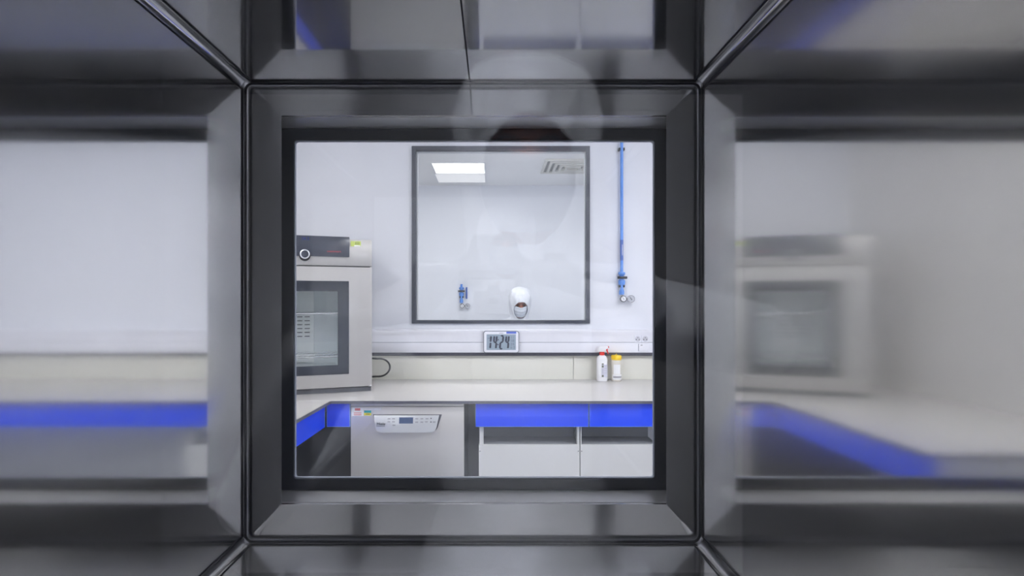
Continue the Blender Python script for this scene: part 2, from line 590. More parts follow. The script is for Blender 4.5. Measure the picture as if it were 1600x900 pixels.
for (cx, sgx) in ((CX0, 1), (CX1, -1)):
    for (cz, sgz) in ((CZ0, 1), (CZ1, -1)):
        b = MB()
        r = .013
        prof = []
        for i in range(9):
            a = R(90 * i / 8)
            prof.append((cx + sgx * (r - r * math.sin(a)), cz + sgz * (r - r * math.cos(a))))
        prof = [(cx, cz)] + prof
        b.prism(prof, Y0, D - .011)
        b.build('corner_cove', M['steel_cove'], ch, smooth=50)
        b = MB()
        b.box(*sorted((cx + sgx * .0004, cx + sgx * .0012)), Y0, D - .011, *sorted((cz + sgz * (r - .0002), cz + sgz * (r + .0009))))
        b.box(*sorted((cx + sgx * (r - .0002), cx + sgx * (r + .0009))), Y0, D - .011, *sorted((cz + sgz * .0004, cz + sgz * .0012)))
        b.build('sealant_joint', M['rubber'], ch)

# far door of the chamber
fx0, fx1, fz0, fz1 = PX(440, D), PX(1041, D), PZ(788, D), PZ(180.5, D)
YG = .88
dr = thing('chamber_door', 'steel framed glass door closing the far end of the chamber', 'glass door', ((CX0 + CX1) / 2, YG, CZ0 - .04))
ox0, ox1, oz0, oz1 = CX0 - .045, CX1 + .045, CZ0 - .045, CZ1 + .045
MB().ring(rect(ox0, ox1, oz0, oz1), rect(fx0, fx1, fz0, fz1), D - .0, .892, rect(fx0 - .045, fx1 + .045, fz0, fz1), .010).build('door_frame', M['steel_frame'], dr, smooth=0)
MB().box(fx0 - .03, fx1 + .03, D + .007, YG - .0005, fz1 - .0008, fz1 + .004).build('jamb', M['steel_jamb'], dr, smooth=0)
MB().box(fx0 - .03, fx1 + .03, D + .007, YG - .0005, fz0 - .004, fz0 + .0008).build('jamb', M['steel_jamb'], dr, smooth=0)
gi = [PX(458.5, YG), PX(1023.5, YG), PZ(748.5, YG), PZ(218.5, YG)]
MB().ring(rrect(gi[0] - .03, gi[1] + .03, gi[2] - .024, gi[3] + .024, .004), rrect(*gi, .004), YG, .892).build('gasket', M['rubber'], dr)
MB().ring(rrect(gi[0] - .002, gi[1] + .002, gi[2] - .002, gi[3] + .002, .005), rrect(gi[0] + .0012, gi[1] - .0012, gi[2] + .0012, gi[3] - .0012, .004), YG + .003, .890).build('glazing_lip', M['seal_lip'], dr)
MB().box(gi[0] - .02, gi[1] + .02, YG + .005, YG + .010, gi[2] - .015, gi[3] + .015).build('glass_pane', M['pane'], dr, smooth=0)
sp = rrect(CX0 + .0024, CX1 - .0024, CZ0 + .0024, CZ1 - .0024, .011, 8)
MB().tube([(x, D - .0024, z) for x, z in sp], .0020, 12, True).build('door_seal', M['rubber'], dr)

# near door of the chamber, just in front of the lens
nd = thing('chamber_door', 'clear glass door at the near end of the chamber, carrying the reflected photographer', 'glass door', (0, .17, CZ0 - .04))
MB().ring(rect(ox0, ox1, oz0, oz1), rect(CX0 + .02, CX1 - .02, CZ0 + .02, CZ1 - .02), .155, .195).build('door_frame', M['steel_frame'], nd, smooth=0)
MB().box(CX0 + .01, CX1 - .01, .176, .182, CZ0 + .01, CZ1 - .01).build('glass_pane', M['pane'], nd, smooth=0)

# ------------------------------------------------------------------ bench
ZW = .9
YF = 2.91
XE = -.853           # front edge of the left wing (meets the back run)
XE2 = -.882          # ... at its near end
t = thing('worktop', 'white worktop of the long bench along the back wall', 'worktop', (0.6, 3.3, ZW - .016))
MB().box(XL, XR, YF, 3.711, ZW - .016, ZW, .0015, 1).build('top', M['worktop'], t)
MB().box(XE, XR, YF - .003, YF - .0002, ZW - .016, ZW - .0015).build('edge_band', M['edge'], t)
YW0 = 1.925
t = thing('worktop', 'white worktop of the short bench wing that holds the oven side', 'worktop', (-1.3, 2.4, ZW - .016))
b = MB()
b.prism([(XL, YW0), (XE2, YW0), (XE, YF - .0045), (XL, YF - .0045)], -ZW, -(ZW - .016))
b.xform(Matrix(((1, 0, 0, 0), (0, 0, 1, 0), (0, -1, 0, 0), (0, 0, 0, 1))))
b.build('top', M['worktop'], t)
b = MB()
b.prism([(XE2 + .0005, YW0), (XE2 + .0035, YW0), (XE + .0035, YF - .0045), (XE + .0005, YF - .0045)], -(ZW - .0015), -(ZW - .016))
b.xform(Matrix(((1, 0, 0, 0), (0, 0, 1, 0), (0, -1, 0, 0), (0, 0, 0, 1))))
b.build('edge_band', M['edge'], t)


def drawer(label, px0, px1, Y=2.935, top=629, bot=667, deep=.40, knob=False):
    x0, x1, z0, z1 = PX(px0, Y), PX(px1, Y), PZ(bot, Y), ZW - .0165
    z1 = min(z1, PZ(top, Y))
    t = thing('drawer_unit', label, 'drawer', ((x0 + x1) / 2, Y, z0), 0, None)
    MB().box(x0 + .0015, x1 - .0015, Y, Y + .018, z0 + .0015, z1 - .0015, .001, 1).build('front', M['blue'], t)
    MB().ring(rect(x0, x1, z0, z1), rect(x0 + .002, x1 - .002, z0 + .002, z1 - .002), Y - .0005, Y + .018).build('edging', M['blue_edge'], t)
    MB().box(x0 + .02, x1 - .02, Y + .0185, Y + deep, z0 + .006, z1 - .02).build('box', M['cab'], t)
    for hx in (x0 + .03, x1 - .05):
        MB().box(hx, hx + .02, Y + .03, Y + deep, z1 - .0195, ZW - .0165).build('hanging_rail', M['cab_in'], t)
    return t


drawer('wide blue drawer front right of the dishwasher', 743, 919.5)
drawer('blue drawer front at the right edge of the view, beside the wide one', 921, 1098)
drawer('blue drawer front further right beyond the view, third along the bench', 1099.5, 1277)
drawer('blue drawer front at the far right of the bench, fourth along', 1278.5, 1456)
drawer('narrow blue filler front in the corner left of the dishwasher', 510.5, 546.5)
# blue fronts of the wing
Yc = 2.925
for k, (ya_, yb_, lb) in enumerate(((2.45, Yc, 'blue drawer front on the short wing, next to the corner filler'), (1.94, 2.445, 'blue drawer front on the near half of the short wing'))):
    def wx(y):
        return -.886 - .0276 * (Yc - y)
    z0, z1 = PZ(667, 2.935), ZW - .0175
    t = thing('drawer_unit', lb, 'drawer', (wx(ya_), ya_, z0))
    b = MB()
    b.prism([(wx(ya_) - .018, ya_), (wx(ya_), ya_), (wx(yb_), yb_), (wx(yb_) - .018, yb_)], -z1, -z0)
    b.xform(Matrix(((1, 0, 0, 0), (0, 0, 1, 0), (0, -1, 0, 0), (0, 0, 0, 1))))
    b.build('front', M['blue'], t)
    b = MB()
    b.prism([(wx(yb_) - .01, yb_ - .004), (wx(yb_) + .0008, yb_ - .004), (wx(yb_) + .0008, yb_), (wx(yb_) - .01, yb_)], -z1, -z0)
    b.xform(Matrix(((1, 0, 0, 0), (0, 0, 1, 0), (0, -1, 0, 0), (0, 0, 0, 1))))
    b.build('edging', M['blue_edge'], t)
    MB().box(XL + .3, wx(ya_) - .03, ya_ + .02, yb_ - .02, z0 + .006, z1 - .02).build('box', M['cab'], t)
    for hy_ in (ya_ + .05, yb_ - .07):
        MB().box(XL + .3, wx(ya_) - .05, hy_, hy_ + .02, z1 - .0195, ZW - .0165).build('hanging_rail', M['cab_in'], t)

# legs that carry the wing and the bench
t = thing('bench_support', 'dark grey support under the short wing, with a sheet added for shade', 'bench support', (-1.3, 2.0, 0))
MB().box(XL + .05, XL + .09, 1.96, 2.0, 0, .86, .002).build('leg', M['cab_in'], t)
MB().box(-1.05, -1.01, 1.96, 2.0, 0, .74, .002).build('leg', M['cab_in'], t)
MB().box(XL + .05, -.76, 3.40, 3.415, .0, .74).build('shade_sheet', M['under_shade'], t)  # dark sheet added to stand in for the shade under the bench
MB().box(XL + .09, -1.05, 1.965, 1.995, .08, .12).build('stretcher', M['cab_in'], t)


def cabinet(label, px0, px1, posts):
    Y = 2.95
    x0, x1, zt = PX(px0, Y), PX(px1, Y), PZ(695, Y)
    t = thing('under_bench_cabinet', label, 'cabinet', ((x0 + x1) / 2, Y, 0))
    b = MB()
    b.box(x0 + .003, x1 - .003, Y + .019, 3.30, .08, zt - .002)
    b.build('body', M['cab'], t)
    MB().box(x0, x1, Y, Y + .018, .10, zt, .0015, 1).build('door', M['cab'], t)
    MB().box(x0 + .01, x1 - .01, Y + .05, 3.25, 0, .08).build('plinth', M['cab_in'], t)
    MB().box(x0 + .003, x1 - .003, Y + .019, 3.13, zt - .0018, zt).build('top', M['cab_in'], t)
    MB().box(x0 + .003, x1 - .003, 3.13, 3.145, zt - .002, PZ(667, 2.935) - .003).build('back_upstand', M['cab_in'], t)
    for a, c in posts:
        MB().box(PX(a, Y + .006), PX(c, Y + .006), Y + .006, Y + .04, zt + .0002, PZ(667, 2.935) - .001, .001, 1).build('support_post', M['cab'], t)
    for hx in (px0 + 2, px1 - 2):
        MB().cyl((PX(hx, Y), Y - .0015, PZ(705, Y)), (PX(hx, Y), Y + .001, PZ(705, Y)), .0028, seg=12).build('hinge_cap', M['print_dark'], t)


cabinet('light grey cabinet below the wide blue drawer, beside the dishwasher', 748, 905.6, ((749, 755.5), (901.5, 905.4)))
cabinet('light grey cabinet at the right edge below the second blue drawer', 906.8, 1028, ((907, 908.6),))
t = thing('bench_support', 'light grey steel bench support just past the right edge of the glass', 'bench support', (PX(1034, 2.97), 2.97, 0))
MB().box(PX(1030, 2.96), PX(1038, 2.96), 2.96, 3.0, .012, PZ(667, 2.935) - .001, .002).build('post', M['cab'], t)
MB().box(PX(1029, 2.96), PX(1039, 2.96), 2.955, 3.6, 0, .0115, .002).build('foot', M['cab'], t)

# splashback panels
t = tag(MB().box(-1.2, PX(895.5, 3.695), 3.695, 3.7105, ZW + .0003, 1.0595, .001, 1).build('splashback_panel', M['splash']), 'long cream splashback panel behind the worktop left of the joint', 'splashback')
t = tag(MB().box(PX(896.3, 3.695), XR - .01, 3.695, 3.7105, ZW + .0003, 1.0595, .001, 1).build('splashback_panel', M['splash']), 'cream splashback panel behind the spray bottle and jar', 'splashback')

# cable trunking along the back wall
TY = 3.662
tz0, tz1, tzm = PZ(551, TY), PZ(515.5, TY), PZ(535.3, TY)
t = thing('cable_trunking', 'white two-lane cable trunking along the back wall with dark bottom rail', 'cable trunking', (.5, 3.70, 1.08))
b = MB()
b.prism([(TY + .004, tzm + .002), (TY, tzm + .004), (TY, tz1 - .024), (TY - .004, tz1 - .018), (TY - .004, tz1 - .002), (TY, tz1), (3.729, tz1), (3.729, tzm + .002)], -1.25, XR - .01)
b.xform(Matrix(((0, 1, 0, 0), (1, 0, 0, 0), (0, 0, 1, 0), (0, 0, 0, 1))))
b.build('upper_cover', M['plastic_white'], t)
MB().box(-1.25, XR - .01, TY, 3.729, tz0, tzm - .001, .002, 2).build('lower_cover', M['plastic_white'], t)
MB().box(-1.25, XR - .01, TY + .006, 3.725, tzm - .002, tzm + .003).build('groove', M['groove'], t)
MB().box(-1.25, XR - .01, TY + .002, 3.729, PZ(556, TY), tz0 - .0005, .001, 1).build('bottom_rail', M['rail'], t)


def socket(label, px, py, name='power_socket'):
    x, z = PX(px, TY), PZ(py, TY)
    Y = TY - .0065
    t = thing(name, label, 'socket', (x, Y, z - .022))
    h = .0225
    MB().ring(rrect(x - h, x + h, z - h, z + h, .003), rrect(x - .0185, x + .0185, z - .0185, z + .0185, .0185), Y, Y + .005).build('plate', M['plastic_white'], t)
    MB().cyl((x, Y + .003, z), (x, Y + .0045, z), .0185, seg=28).build('socket_well', M['socket_well'], t)
    for dx in (-.0095, .0095):
        MB().cyl((x + dx, Y + .001, z - .004), (x + dx, Y + .0035, z - .004), .0035, seg=12).build('pin_hole', M['print_dark'], t)
    MB().cyl((x, Y - .004, z + .008), (x, Y + .0035, z + .008), .0024, seg=12).build('earth_pin', M['print_dark'], t)


socket('white power socket in the trunking, left of the pair above the jar', 996.2, 529.5)
socket('white power socket in the trunking, right of the pair near the glass edge', 1007.8, 529.5)
t = thing('switch_plate', 'small white data plate in the lower trunking lane under the sockets', 'switch plate', (PX(1005, TY), TY, PZ(548, TY)))
MB().box(PX(998, TY), PX(1013, TY), TY - .006, TY - .0005, PZ(548.5, TY), PZ(537, TY), .0015).build('plate', M['plastic_white'], t)
MB().box(PX(1000.5, TY), PX(1003.5, TY), TY - .0075, TY - .006, PZ(540, TY), PZ(538.5, TY)).build('indicator', M['print_grey'], t)
MB().box(PX(997.2, TY), PX(998, TY), TY - .004, TY - .0005, PZ(548.5, TY), PZ(537, TY)).build('joint_strip', M['groove'], t)

# ------------------------------------------------------------------ oven (drying cabinet) on the corner
OW = .368
ov = thing('drying_oven', 'brushed steel drying oven with glass door standing in the bench corner', 'oven', (-1.058, 3.12, ZW + .001), R(20))
HT = .872
zb0, zg = .026, .716


def OB():
    return MB()


b = OB()
b.box(-OW, -.21, .0, .40, zb0, HT, .004)
b.box(.21, OW, .0, .40, zb0, HT, .004)
b.box(-.212, .212, .0, .40, .62, HT, .004)
b.box(-.212, .212, .0, .40, zb0, .115, .004)
b.box(-.212, .212, .34, .40, .11, .63)
b.build('body', M['steel_oven'], ov, True)
OB().box(-OW, OW, -.028, -.001, zg + .003, HT, .003).build('head_panel', M['steel_oven'], ov, True)
b = OB()
b.ring(rect(-OW, OW, zb0 + .004, zg - .003), rect(-.236, .236, .107, .630), -.030, -.001)
dor = b.build('door', M['steel_oven'], ov, True)
OB().ring(rect(-.2385, .2385, .1045, .6325), rect(-.177, .177, .157, .575), -.0325, -.024).build('window_frame', M['oven_frame'], dor, True)
OB().box(-.18, .18, -.0285, -.0255, .154, .578).build('window_pane', M['pane'], dor, True)
OB().box(OW - .02, OW - .003, -.034, -.002, zb0 + .0005, zb0 + .008, .002).build('hinge', M['chrome'], dor, True)
OB().box(OW - .10, OW - .01, -.024, -.004, zg - .003, zg + .0035).build('door_gap_seal', M['black'], ov, True)
OB().box(-OW + .01, OW - .10, -.018, -.004, zg - .003, zg + .0035).build('door_gap_seal', M['black'], ov, True)
OB().box(-OW + .004, OW - .004, -.018, .385, 0, zb0 - .0005).build('plinth', M['plinth'], ov, True)
cp = OB().box(-.2406, .2406, -.040, -.0285, .769, .8835, .002).build('control_panel', M['panel_black'], ov, True)
b = OB()
b.lathe([(.0255, -.0405), (.0265, -.050), (.0255, -.056), (.021, -.0575), (.019, -.054)], (0, 0, .779), 36, axis='y')
kn = b.build('knob', M['knob_ring'], ov, True)
OB().lathe([(.0192, -.0415), (.0192, -.0560), (.016, -.0568)], (0, 0, .779), 32, axis='y').build('knob_cap', M['panel_black'], kn, True)
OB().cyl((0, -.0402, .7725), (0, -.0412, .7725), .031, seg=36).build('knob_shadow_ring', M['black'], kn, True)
b = OB()
text_into(b, '24.2', .024, -.018, -.0408, .858)
b.build('display_digits', M['blue_text'], cp, True)
b = OB()
text_into(b, 'memmert', .0165, .118, -.0408, .794, sx=1.15)
b.build('lettering', M['red_text'], cp, True)
stk = OB().box(.248, .305, -.0295, -.0284, .832, .862).build('sticker', M['lime'], ov, True)
b = OB()
b.box(.268, .302, -.0302, -.0296, .832, .839)
b.build('white_field', M['white_label'], stk, True)
b = OB()
for i in range(3):
    b.box(.274, .298, -.0302, -.0296, .8435 + i * .0055, .8455 + i * .0055)
b.box(.2735, .2755, -.0302, -.0296, .8436, .8564)
b.build('print', M['olive'], stk, True)
# chamber
b = OB()
b.box(-.209, -.203, -.0005, .339, .117, .618)
b.box(.203, .209, -.0005, .339, .117, .618)
b.box(-.203, .203, -.0005, .339, .610, .618)
b.box(-.203, .203, -.0005, .339, .117, .125)
b.box(-.203, .203, .333, .339, .125, .610)
b.build('chamber_lining', M['liner'], ov, True)
vp = OB().box(-.19, .062, .322, .332, .14, .60, .003).build('vent_panel', M['liner_panel'], ov, True)
b = OB()
for i in range(7):
    for j in range(5):
        b.box(-.165 + j * .043, -.135 + j * .043, .3195, .3222, .30 + i * .024, .305 + i * .024)
b.build('vent_slots', M['print_dark'], vp, True)
for z in (.452, .205):
    b = OB()
    for i in range(15):
        x = -.19 + i * .38 / 14
        b.cyl((x, .02, z), (x, .31, z), .0022, seg=8)
    for y in (.02, .165, .31):
        b.cyl((-.2, y, z - .004), (.2, y, z - .004), .0035, seg=8)
    b.build('wire_shelf', M['wire'], ov, True)
OB().box(-.19, .19, .03, .31, .128, .136, .003).build('drip_tray', M['wire'], ov, True)

# oven cable behind on the worktop
xo = -.70
pts = []
for i in range(25):
    u = i / 24
    a = R(100 - 200 * u)
    pts.append((-.74 + .065 * math.cos(a), 3.60 + .03 * math.sin(PI * u), .990 + .058 * math.sin(a)))
pts = [(-.86, 3.66, 1.02), (-.80, 3.65, 1.045)] + pts + [(-.80, 3.645, .925), (-.85, 3.66, .907)]
b = MB()
b.tube(pts, .0058, 12)
tag(b.build('power_cable', M['soft_black']), 'looped black power cable beside the right side of the oven', 'cable')

# ------------------------------------------------------------------ dishwasher
DY = 2.945
dx0, dx1 = PX(548, DY), PX(725, DY)
dw = thing('dishwasher', 'stainless steel undercounter dishwasher with silver control panel', 'dishwasher', ((dx0 + dx1) / 2, DY, 0))
MB().box(dx0 + .004, dx1 - .004, DY + .024, 3.52, .02, PZ(632, DY), .002).build('body', M['cab_in'], dw)
MB().box(dx0, dx1, DY + .002, DY + .023, PZ(635.2, DY), PZ(631, DY), .0015).build('top_strip', M['steel_washer'], dw)
MB().box(dx0, dx1, DY, DY + .023, .10, PZ(635.8, DY), .002).build('door', M['steel_washer'], dw)
MB().box(dx0 + .02, dx1 - .02, DY + .05, DY + .06, 0, .0985).build('kick_plate', M['cab_in'], dw)


def dpoly(pts):
    return [(PX(x, DY), PZ(y, DY)) for x, y in pts]


def rounded_trap(xa, xb, yt, xc, xd, yb, r):
    """top edge xa..xb at yt, bottom edge xc..xd at yb, bottom corners rounded."""
    pts = [(xa, yt), (xb, yt)]
    c1 = Vector((xd, yb))
    up = (Vector((xb, yt)) - c1).normalized()
    lf = Vector((-1, 0))
    for i in range(9):
        u = i / 8
        p = (1 - u) ** 2 * (c1 + up * r) + 2 * u * (1 - u) * c1 + u * u * (c1 + lf * r)
        pts.append(tuple(p))
    c2 = Vector((xc, yb))
    up2 = (Vector((xa, yt)) - c2).normalized()
    for i in range(9):
        u = i / 8
        p = (1 - u) ** 2 * (c2 - lf * r) + 2 * u * (1 - u) * c2 + u * u * (c2 + up2 * r)
        pts.append(tuple(p))
    return pts


MB().prism(dpoly(rounded_trap(583, 690.5, 647.3, 590, 682, 674, 8)), DY - .004, DY + .0).build('grip_recess', M['recess'], dw)
# control panel leans out towards its lower edge
b = MB()
b.prism(dpoly(rounded_trap(585, 686.5, 648.3, 590.5, 681, 673.6, 8)), DY - .016, DY - .0045, .0015)
for v in b.bm.verts:
    if v.co.y < DY - .012:
        v.co.y -= .022 * max(0, (PZ(648, DY) - v.co.z) / (PZ(648, DY) - PZ(674, DY)))
cpn = b.build('control_panel', M['silver'], dw)


def on_panel(py):
    return DY - .0165 - .022 * (py - 648) / 26.0


def pbox(mb, x0, x1, y0, y1, t=.0008):
    """small print on the leaning control panel, pixel box"""
    Ya, Yb_ = on_panel(y1), on_panel(y0)
    poly = [(Ya - t, PZ(y1, DY)), (Yb_ - t, PZ(y0, DY)), (Yb_ + t, PZ(y0, DY)), (Ya + t, PZ(y1, DY))]
    bb = MB().prism(poly, PX(x0, DY), PX(x1, DY))
    bb.xform(Matrix(((0, 1, 0, 0), (1, 0, 0, 0), (0, 0, 1, 0), (0, 0, 0, 1))))
    mb._merge(bb.bm)


b = MB()
pbox(b, 624.8, 646.4, 651, 660, .001)
b.build('display', M['lcd_blue'], cpn)
b = MB()
for x, y in ((609, 653), (616, 653), (609, 657.5), (616, 657.5), (652, 653), (660, 653), (668, 653), (652, 658), (660, 658), (617, 662.5), (667, 657.5), (679, 657.8)):
    b = MB()
    pbox(b, x - 2.2, x + 2.2, y - .9, y + .9)
    b.build('button', M['print_grey'], cpn)
b = MB()
for x, y in ((674.2, 652.5), (674.2, 657.8)):
    b = MB()
    pbox(b, x - .9, x + .9, y - .9, y + .9)
    b.build('indicator', M['print_dark'], cpn)
b = MB()
yl = on_panel(662.5) - .0012
text_into(b, 'Miele', .0185, PX(590.3, DY), yl, PZ(662.0, DY), sx=1.15, depth=.0008)
text_into(b, 'PROFESSIONAL', .0062, PX(590.3, DY), on_panel(664) - .0012, PZ(664.3, DY), sx=1.05)
b.build('lettering', M['print_dark'], cpn)
yk = DY - .0012
s1 = MB().box(PX(549.5, DY), PX(568, DY), yk, DY - .0001, PZ(650, DY), PZ(637.5, DY)).build('sticker', M['white_label'], dw)
b = MB()
b.box(PX(554.5, DY), PX(563, DY), yk - .0006, yk, PZ(641.5, DY), PZ(637.8, DY))
for y in (644.5, 646.6, 648.2):
    b.box(PX(553, DY), PX(565, DY), yk - .0006, yk, PZ(y + .5, DY), PZ(y - .3, DY))
b.build('red_print', M['red_label'], s1)
MB().box(PX(569, DY), PX(596, DY), yk, DY - .0001, PZ(641, DY), PZ(637.5, DY)).build('sticker', M['white_label'], dw)
s3 = MB().box(PX(569, DY), PX(580, DY), yk, DY - .0001, PZ(645, DY), PZ(641.3, DY)).build('sticker', M['teal'], dw)
s4 = MB().box(PX(569, DY), PX(580, DY), yk, DY - .0001, PZ(649, DY), PZ(645.1, DY)).build('sticker', M['yellow_label'], dw)
MB().box(PX(571.5, DY), PX(578, DY), yk - .0006, yk, PZ(647.5, DY), PZ(646.3, DY)).build('print', M['olive'], s4)

# ------------------------------------------------------------------ digital clock
KY = 3.632
ck = thing('digital_clock', 'white digital clock reading 14:24 on the trunking below the window', 'clock', (PX(783, KY), KY, PZ(551.5, KY)))


def krect(x0, x1, y0, y1, r):
    return rrect(PX(x0, KY), PX(x1, KY), PZ(y1, KY), PZ(y0, KY), r)


MB().prism(krect(755.2, 811, 517, 551.6, .016), KY + .002, KY + .025, .002).build('casing', M['clock_side'], ck)
MB().prism(krect(756.2, 810, 518, 550.6, .014), KY - .002, KY + .003, .0015).build('bezel', M['plastic_white'], ck)
scr = MB().prism(krect(760.2, 806, 522.3, 546.8, .001), KY - .0034, KY - .0018).build('screen', M['lcd'], ck)
MB().prism(krect(791.2, 806.6, 518.2, 521.3, .0008), KY - .0034, KY - .0018).build('blue_strip', M['clock_blue'], ck)
MB().prism(krect(780, 786.5, 520, 521, .0004), KY - .0030, KY - .0018).build('lettering', M['print_grey'], ck)
SEG = {'1': 'bc', '4': 'fgbc', '2': 'abged'}


def seven(mb, ch, px0, px1, py0, py1, w, Y, shear=1.6):
    """slanted LCD digit from bars, pixel box"""
    ym = (py0 + py1) / 2
    x0, x1 = px0 + w / 2, px1 - w / 2
    seg = {'a': ((x0, py0), (x1, py0)), 'g': ((x0, ym), (x1, ym)), 'd': ((x0, py1), (x1, py1)),
           'f': ((x0, py0), (x0, ym)), 'e': ((x0, ym), (x0, py1)), 'b': ((x1, py0), (x1, ym)), 'c': ((x1, ym), (x1, py1))}
    for s in SEG[ch]:
        (xa, ya), (xb, yb_) = seg[s]
        def sh(x, y):
            return x + shear * (ym - y) / (py1 - py0)
        g = .5
        if xa == xb:
            poly = [(xa - w / 2, ya + g + w * .3), (xa, ya + g), (xa + w / 2, ya + g + w * .3), (xa + w / 2, yb_ - g - w * .3), (xa, yb_ - g), (xa - w / 2, yb_ - g - w * .3)]
        else:
            poly = [(xa - w * .2, ya), (xa + w * .3, ya - w * .42), (xb - w * .3, ya - w * .42), (xb + w * .2, ya), (xb - w * .3, ya + w * .42), (xa + w * .3, ya + w * .42)]
        mb.prism([(PX(sh(x, y), Y), PZ(y, Y)) for x, y in poly], Y - .0042, Y - .0033)


for chx, a, c in (('1', 762.2, 768.0), ('4', 770.2, 777.0), ('2', 780.4, 787.0), ('4', 789.0, 795.8)):
    b = MB()
    seven(b, chx, a, c, 524.6, 544.8, 2.9, KY)
    b.build('digit', M['ink'], scr)
b = MB()
for x, y in ((778.6, 530.8), (778.2, 538.4)):
    MB().cyl((PX(x, KY), KY - .0042, PZ(y, KY)), (PX(x, KY), KY - .0033, PZ(y, KY)), .0042, seg=14).build('colon_dot', M['ink'], scr)
MB().prism(krect(762, 765.5, 528, 528.8, .0004), KY - .0040, KY - .0033).build('signal_mark', M['ink_grey'], scr)
for i, s in enumerate(('11', '58', '24', '6.2')):
    b = MB()
    text_into(b, s, .021, PX(797.6, KY), KY - .0038, PZ(528.8 + i * 5.3, KY), sx=1.15)
    b.build('readout_print', M['ink_grey'], scr)

# ------------------------------------------------------------------ bottles
BY = 3.624
bx, bz = PX(940.5, BY), ZW + .0008
k = BY / F
sb = thing('spray_bottle', 'white trigger spray bottle with red collar on the worktop', 'spray bottle', (bx, BY, bz))
hw = 8.3 * k
hb = lambda y: PZ(y, BY) - ZW
b = MB()
b.lathe([(hw * .92, 0), (hw, .004), (hw, hb(562)), (hw * .97, hb(560)), (hw * .80, hb(557.5)), (hw * .55, hb(555.6)), (hw * .42, hb(554.5)), (hw * .40, hb(552))], (bx, BY, bz), 48, 1, .72, sq=.35)
body = b.build('body', M['bottle'], sb)
MB().lathe([(hw * .46, hb(555)), (hw * .47, hb(554.6)), (hw * .47, hb(550.5)), (hw * .43, hb(550.1))], (bx, BY, bz), 28).build('collar', M['red'], sb)
b = MB()
hp = [(932.6, 549.4), (935, 541.6), (941, 540.4), (949.5, 540.4), (949.8, 544.2), (946.5, 545.6), (944.8, 549.6)]
b.prism([(PX(x, BY), PZ(y, BY)) for x, y in hp], BY - .014, BY + .014, .003)
b.build('spray_head', M['bottle'], sb)
b = MB()
b.cyl((PX(949.6, BY), BY, PZ(542.3, BY)), (PX(951.2, BY), BY, PZ(542.3, BY)), .0062, seg=16)
b.build('nozzle', M['red'], sb)
b = MB()
tp = [(946.8, 546.2), (949.6, 545.0), (949.4, 547.2), (951.0, 553.0), (949.6, 553.2), (947.9, 549)]
b.prism([(PX(x, BY), PZ(y, BY)) for x, y in tp], BY - .006, BY + .006, .001)
b.build('trigger', M['red'], sb)
lb = MB().prism([(PX(x, BY), PZ(y, BY)) for x, y in ((938.6, 588.5), (947.9, 588.5), (947.9, 569.0), (938.6, 569.0))], BY - hw * .74, BY - hw * .70).build('label', M['lilac_print'], sb)
for y0, y1 in ((567.2, 569.2), (570.2, 573.6), (585, 588.4)):
    b = MB()
    b.prism([(PX(x, BY), PZ(y, BY)) for x, y in ((939.2, y1), (942, y1), (942, y0), (939.2, y0))], BY - hw * .765, BY - hw * .71)
    b.build('pictogram', M['olive'], lb)
b = MB()
for i in range(7):
    y = 575 + i * 1.3
    b.prism([(PX(x, BY), PZ(yy, BY)) for x, yy in ((939.2, y + .5), (942, y + .5), (942, y), (939.2, y))], BY - hw * .765, BY - hw * .71)
for i in range(4):
    y = 571 + i * 3.6
    b.prism([(PX(x, BY), PZ(yy, BY)) for x, yy in ((943, y + .4), (947, y + .4), (947, y), (943, y))], BY - hw * .765, BY - hw * .71)
b.build('print', M['print_grey'], lb)

jx = PX(963, BY)
jr = 7.6 * k
jar = thing('specimen_jar', 'translucent jar with yellow screw cap right of the spray bottle', 'jar', (jx, BY, bz))
MB().lathe([(jr * .92, 0), (jr, .005), (jr, hb(566)), (jr * .97, hb(563.6)), (jr * .84, hb(562))], (jx, BY, bz), 40).build('body', M['jar'], jar)
b = MB()
b.lathe([(jr * .98, hb(562.3)), (jr * 1.02, hb(561.6)), (jr * 1.02, hb(556.4)), (jr * .94, hb(555.2)), (jr * .2, hb(554.9))], (jx, BY, bz), 40)
for i in range(28):
    a = 2 * PI * i / 28
    b.cyl((jx + jr * 1.02 * math.cos(a), BY + jr * 1.02 * math.sin(a), bz + hb(561.4)), (jx + jr * 1.02 * math.cos(a), BY + jr * 1.02 * math.sin(a), bz + hb(556.6)), .0012, seg=6)
b.cyl((jx, BY, bz + hb(555)), (jx, BY, bz + hb(553)), .0035, .003, seg=14)
b.build('cap', M['yellow'], jar)


def curved_label(name, m, a0, a1, z0, z1, parent, r):
    b_ = bmesh.new()
    n = 14
    lo, hi = [], []
    for i in range(n + 1):
        a = R(a0 + (a1 - a0) * i / n)
        lo.append((r * math.sin(a), -r * math.cos(a)))
    vs = []
    for rr in (1.0, 1.012):
        vs.append([[b_.verts.new((jx + x * rr, BY + y * rr, z)) for x, y in lo] for z in (bz + z0, bz + z1)])
    for i in range(n):
        b_.faces.new((vs[1][0][i], vs[1][0][i + 1], vs[1][1][i + 1], vs[1][1][i]))
        b_.faces.new((vs[0][0][i + 1], vs[0][0][i], vs[0][1][i], vs[0][1][i + 1]))
        for q in (0, 1):
            b_.faces.new((vs[0][q][i], vs[0][q][i + 1], vs[1][q][i + 1], vs[1][q][i]))
    for q in (0, n):
        b_.faces.new((vs[0][0][q], vs[0][1][q], vs[1][1][q], vs[1][0][q]))
    bmesh.ops.recalc_face_normals(b_, faces=b_.faces)
    mm = MB()
    mm._merge(b_)
    return mm.build(name, m, parent)


